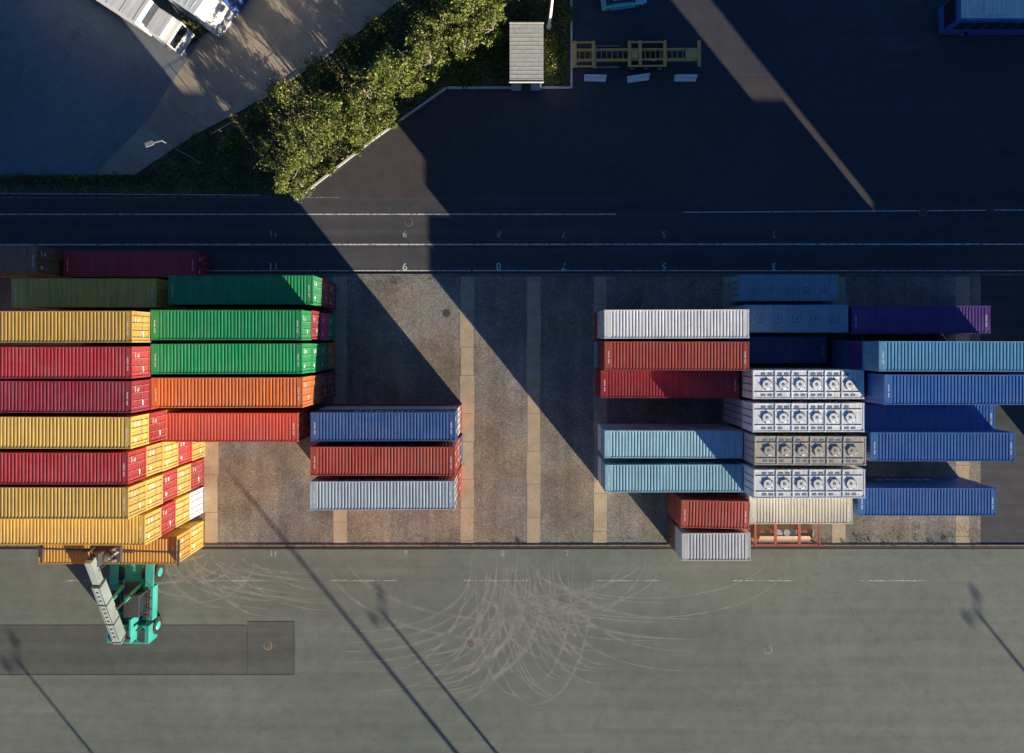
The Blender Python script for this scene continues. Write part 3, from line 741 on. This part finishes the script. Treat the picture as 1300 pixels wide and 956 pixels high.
def tree_mesh(name,H,R,nclump,nleaf):
    m=MB(); z=0; p=Vector((0,0,0)); pts=[p.copy()]
    for k in range(6): p=p+Vector((rng.normal()*.12,rng.normal()*.12,H*.8/6)); pts.append(p.copy())
    for k in range(6): m.tube(pts[k],pts[k+1],.16*(1-k/7),.16*(1-(k+1)/7),8)
    cl=[]
    for k in range(nclump):
        t=rng.uniform(.22,1.0); an=rng.uniform(0,6.28); rad=R*(math.sin(math.pi*min(1,(t-.08)*.98))**.6)*rng.uniform(.25,1.25)
        c=Vector((math.cos(an)*rad,math.sin(an)*rad,H*t)); cl.append(c)
        base=pts[min(6,int(t*5.2))]; mid=base.lerp(c,.55)+Vector((0,0,-.15))
        if k%2==0: m.tube(base,mid,.05,.03,5,0,False); m.tube(mid,c,.03,.012,5,0,False)
    C=np.array([tuple(c) for c in cl]); w=rng.uniform(.4,1.3,len(C)); w/=w.sum()
    idx=rng.choice(len(C),nleaf,p=w); sig=rng.uniform(.16,.36,len(C))[idx][:,None]
    c=C[idx]+rng.normal(size=(nleaf,3))*sig*np.array([1,1,.75])
    v,f=leaf_quads(c,.13)
    nv=len(m.v); V=m.v+[tuple(q) for q in v.tolist()]; F=m.f+[tuple(q) for q in (f+nv).tolist()]
    me=bpy.data.meshes.new(name); me.from_pydata(V,[],F)
    me.polygons.foreach_set('material_index',[0]*len(m.f)+[1]*len(f)); me.materials.append(M_bark); me.materials.append(M_leaf); me.update(); return me
TM=[tree_mesh('tree_a',8.0,1.9,40,4800),tree_mesh('tree_b',6.8,1.7,30,3900),tree_mesh('tree_c',5.4,1.5,24,2900),tree_mesh('tree_d',7.4,2.1,38,4800)]
trees=[(384,236,1,.85),(374,212,2,.95),(402,196,3,.9),(436,172,0,.95),(466,172,1,.8),(480,144,3,1.0),(514,118,0,.9),(534,122,2,.75),
(548,90,1,1.0),(562,62,3,.95),(588,72,2,.9),(600,42,0,1.0),(624,52,1,.85),(612,10,0,1.0),(642,0,1,1.0),(560,36,2,.9),(668,-10,1,.9),(590,-30,3,1.),(488,112,2,.8),(448,146,2,.7)]
for px,py,k,s in trees:
    o=obj('birch_tree',TM[k],(*G(px,py),0.0),random.uniform(0,6.28)); o.scale=(s,s,s*random.uniform(.9,1.1))
def inside(p,poly):
    c=False; j=len(poly)-1
    for i in range(len(poly)):
        if (poly[i][1]>p[1])!=(poly[j][1]>p[1]) and p[0]<(poly[j][0]-poly[i][0])*(p[1]-poly[i][1])/(poly[j][1]-poly[i][1])+poly[i][0]: c=not c
        j=i
    return c
def tufts(name,poly,n,size,clump=0.6):
    xs=[p[0] for p in poly]; ys=[p[1] for p in poly]; pts=[]
    while len(pts)<n:
        c=(rng.uniform(min(xs),max(xs)),rng.uniform(min(ys),max(ys)))
        if not inside(c,poly): continue
        k=int(rng.integers(4,26)); g=G(*c); sp=rng.uniform(.1,.5)*clump
        for _ in range(k): pts.append((g[0]+rng.normal()*sp,g[1]+rng.normal()*sp,abs(rng.normal())*size*.9+.03))
    v,f=leaf_quads(np.array(pts),size,.35)
    v[:,2]=np.maximum(v[:,2],0.016)
    me=bpy.data.meshes.new(name); me.from_pydata([tuple(q) for q in v.tolist()],[],[tuple(q) for q in f.tolist()]); me.materials.append(M_blade); obj(name,me)
tufts('grass',[(180,222),(245,174),(340,124),(430,62),(520,-8),(600,-60),(720,-60),(720,106),(566,106),(376,246),(325,243),(180,236)],36000,.13)
tufts('grass',[(-100,224),(200,224),(200,234),(-100,233)],7000,.10)
tufts('grass',[(238,58),(262,40),(318,-10),(300,-30),(235,18)],5000,.14)
tufts('weeds',[(1085,672),(1240,668),(1240,688),(1085,688)],350,.05,.8)
tufts('weeds',[(440,686),(1240,686),(1240,691),(440,691)],600,.05,.5)
tufts('weeds',[(440,352),(900,352),(900,360),(440,360)],500,.05,.5)
def shrub(px,py,r,n):
    c=rng.normal(size=(n,3))*np.array([r*.5,r*.5,r*.35]); c[:,2]=np.abs(c[:,2])+.1
    m=MB()
    for k in range(7):
        an=k*.9; m.tube((0,0,0),(math.cos(an)*r*.5,math.sin(an)*r*.5,r*.6),.025,.01,5)
    v,f=leaf_quads(c,.11); nv=len(m.v)
    me=bpy.data.meshes.new('shrub'); me.from_pydata(m.v+[tuple(q) for q in v.tolist()],[],m.f+[tuple(q) for q in (f+nv).tolist()])
    me.polygons.foreach_set('material_index',[0]*len(m.f)+[1]*len(f)); me.materials.append(M_bark); me.materials.append(M_leaf)
    obj('shrub',me,(*G(px,py),0.0))
for a in ((600,90,.8,1200),(632,60,1.0,1500),(705,60,.8,1200),(700,90,.6,800),(268,25,.9,1100),(285,10,1.0,1200),(355,118,1.0,1200),(330,146,.9,1200),(405,92,1.1,1500),(445,62,1.0,1400),(480,40,1.1,1500),(716,20,.9,1000),(590,104,.5,600),(290,185,.7,700),(420,215,.5,500),(455,190,.5,500),(500,158,.5,500)): shrub(*a)
m=MB(); pl=[G(255,190),G(352,135),G(440,72),G(528,4),G(600,-50)]
for a,b in zip(pl,pl[1:]):
    a=Vector((*a,0));b=Vector((*b,0)); L=(b-a).length; n=int(L/2.5)
    for k in range(n+1):
        p=a.lerp(b,k/n); m.tube(p,p+Vector((0,0,1.8)),.035,.035,6)
    for z in (.3,.9,1.75): m.beam(a+Vector((0,0,z)),b+Vector((0,0,z)),.02,.02)
obj('wire_fence',m.mesh('fence',[M_grey]))
# ------------------------------------------------------------------ light
EL=math.radians(11.4); ax,ay=0.629,-0.777
w=bpy.data.worlds.new('World'); SC.world=w; w.use_nodes=True; nt=w.node_tree
bg=nt.nodes['Background']; sky=nt.nodes.new('ShaderNodeTexSky'); sky.sky_type='NISHITA'; sky.sun_disc=False
sky.sun_elevation=EL; sky.sun_rotation=math.atan2(ax,ay); sky.air_density=1.0; sky.dust_density=0.2; sky.ozone_density=6.5
nt.links.new(sky.outputs[0],bg.inputs[0]); bg.inputs[1].default_value=0.12
sd=bpy.data.lights.new('sun','SUN'); sd.energy=12.5; sd.angle=math.radians(.5); sd.color=(1.0,0.85,0.63)
so=bpy.data.objects.new('sun',sd); COL.objects.link(so); so.location=(60,-75,40)
d=Vector((-ax*math.cos(EL),-ay*math.cos(EL),-math.sin(EL))); so.rotation_euler=d.to_track_quat('-Z','Y').to_euler()
# ------------------------------------------------------------------ camera
cd=bpy.data.cameras.new('camera'); cam=bpy.data.objects.new('camera',cd); COL.objects.link(cam)
cam.location=(0,0,CH); cam.rotation_euler=(0,0,0); cd.sensor_width=36; cd.lens=36*867.0/1300; cd.shift_y=-45/1300; cd.clip_end=5000
SC.camera=cam
SC.view_settings.view_transform='Standard'; SC.view_settings.look='None'; SC.view_settings.exposure=0
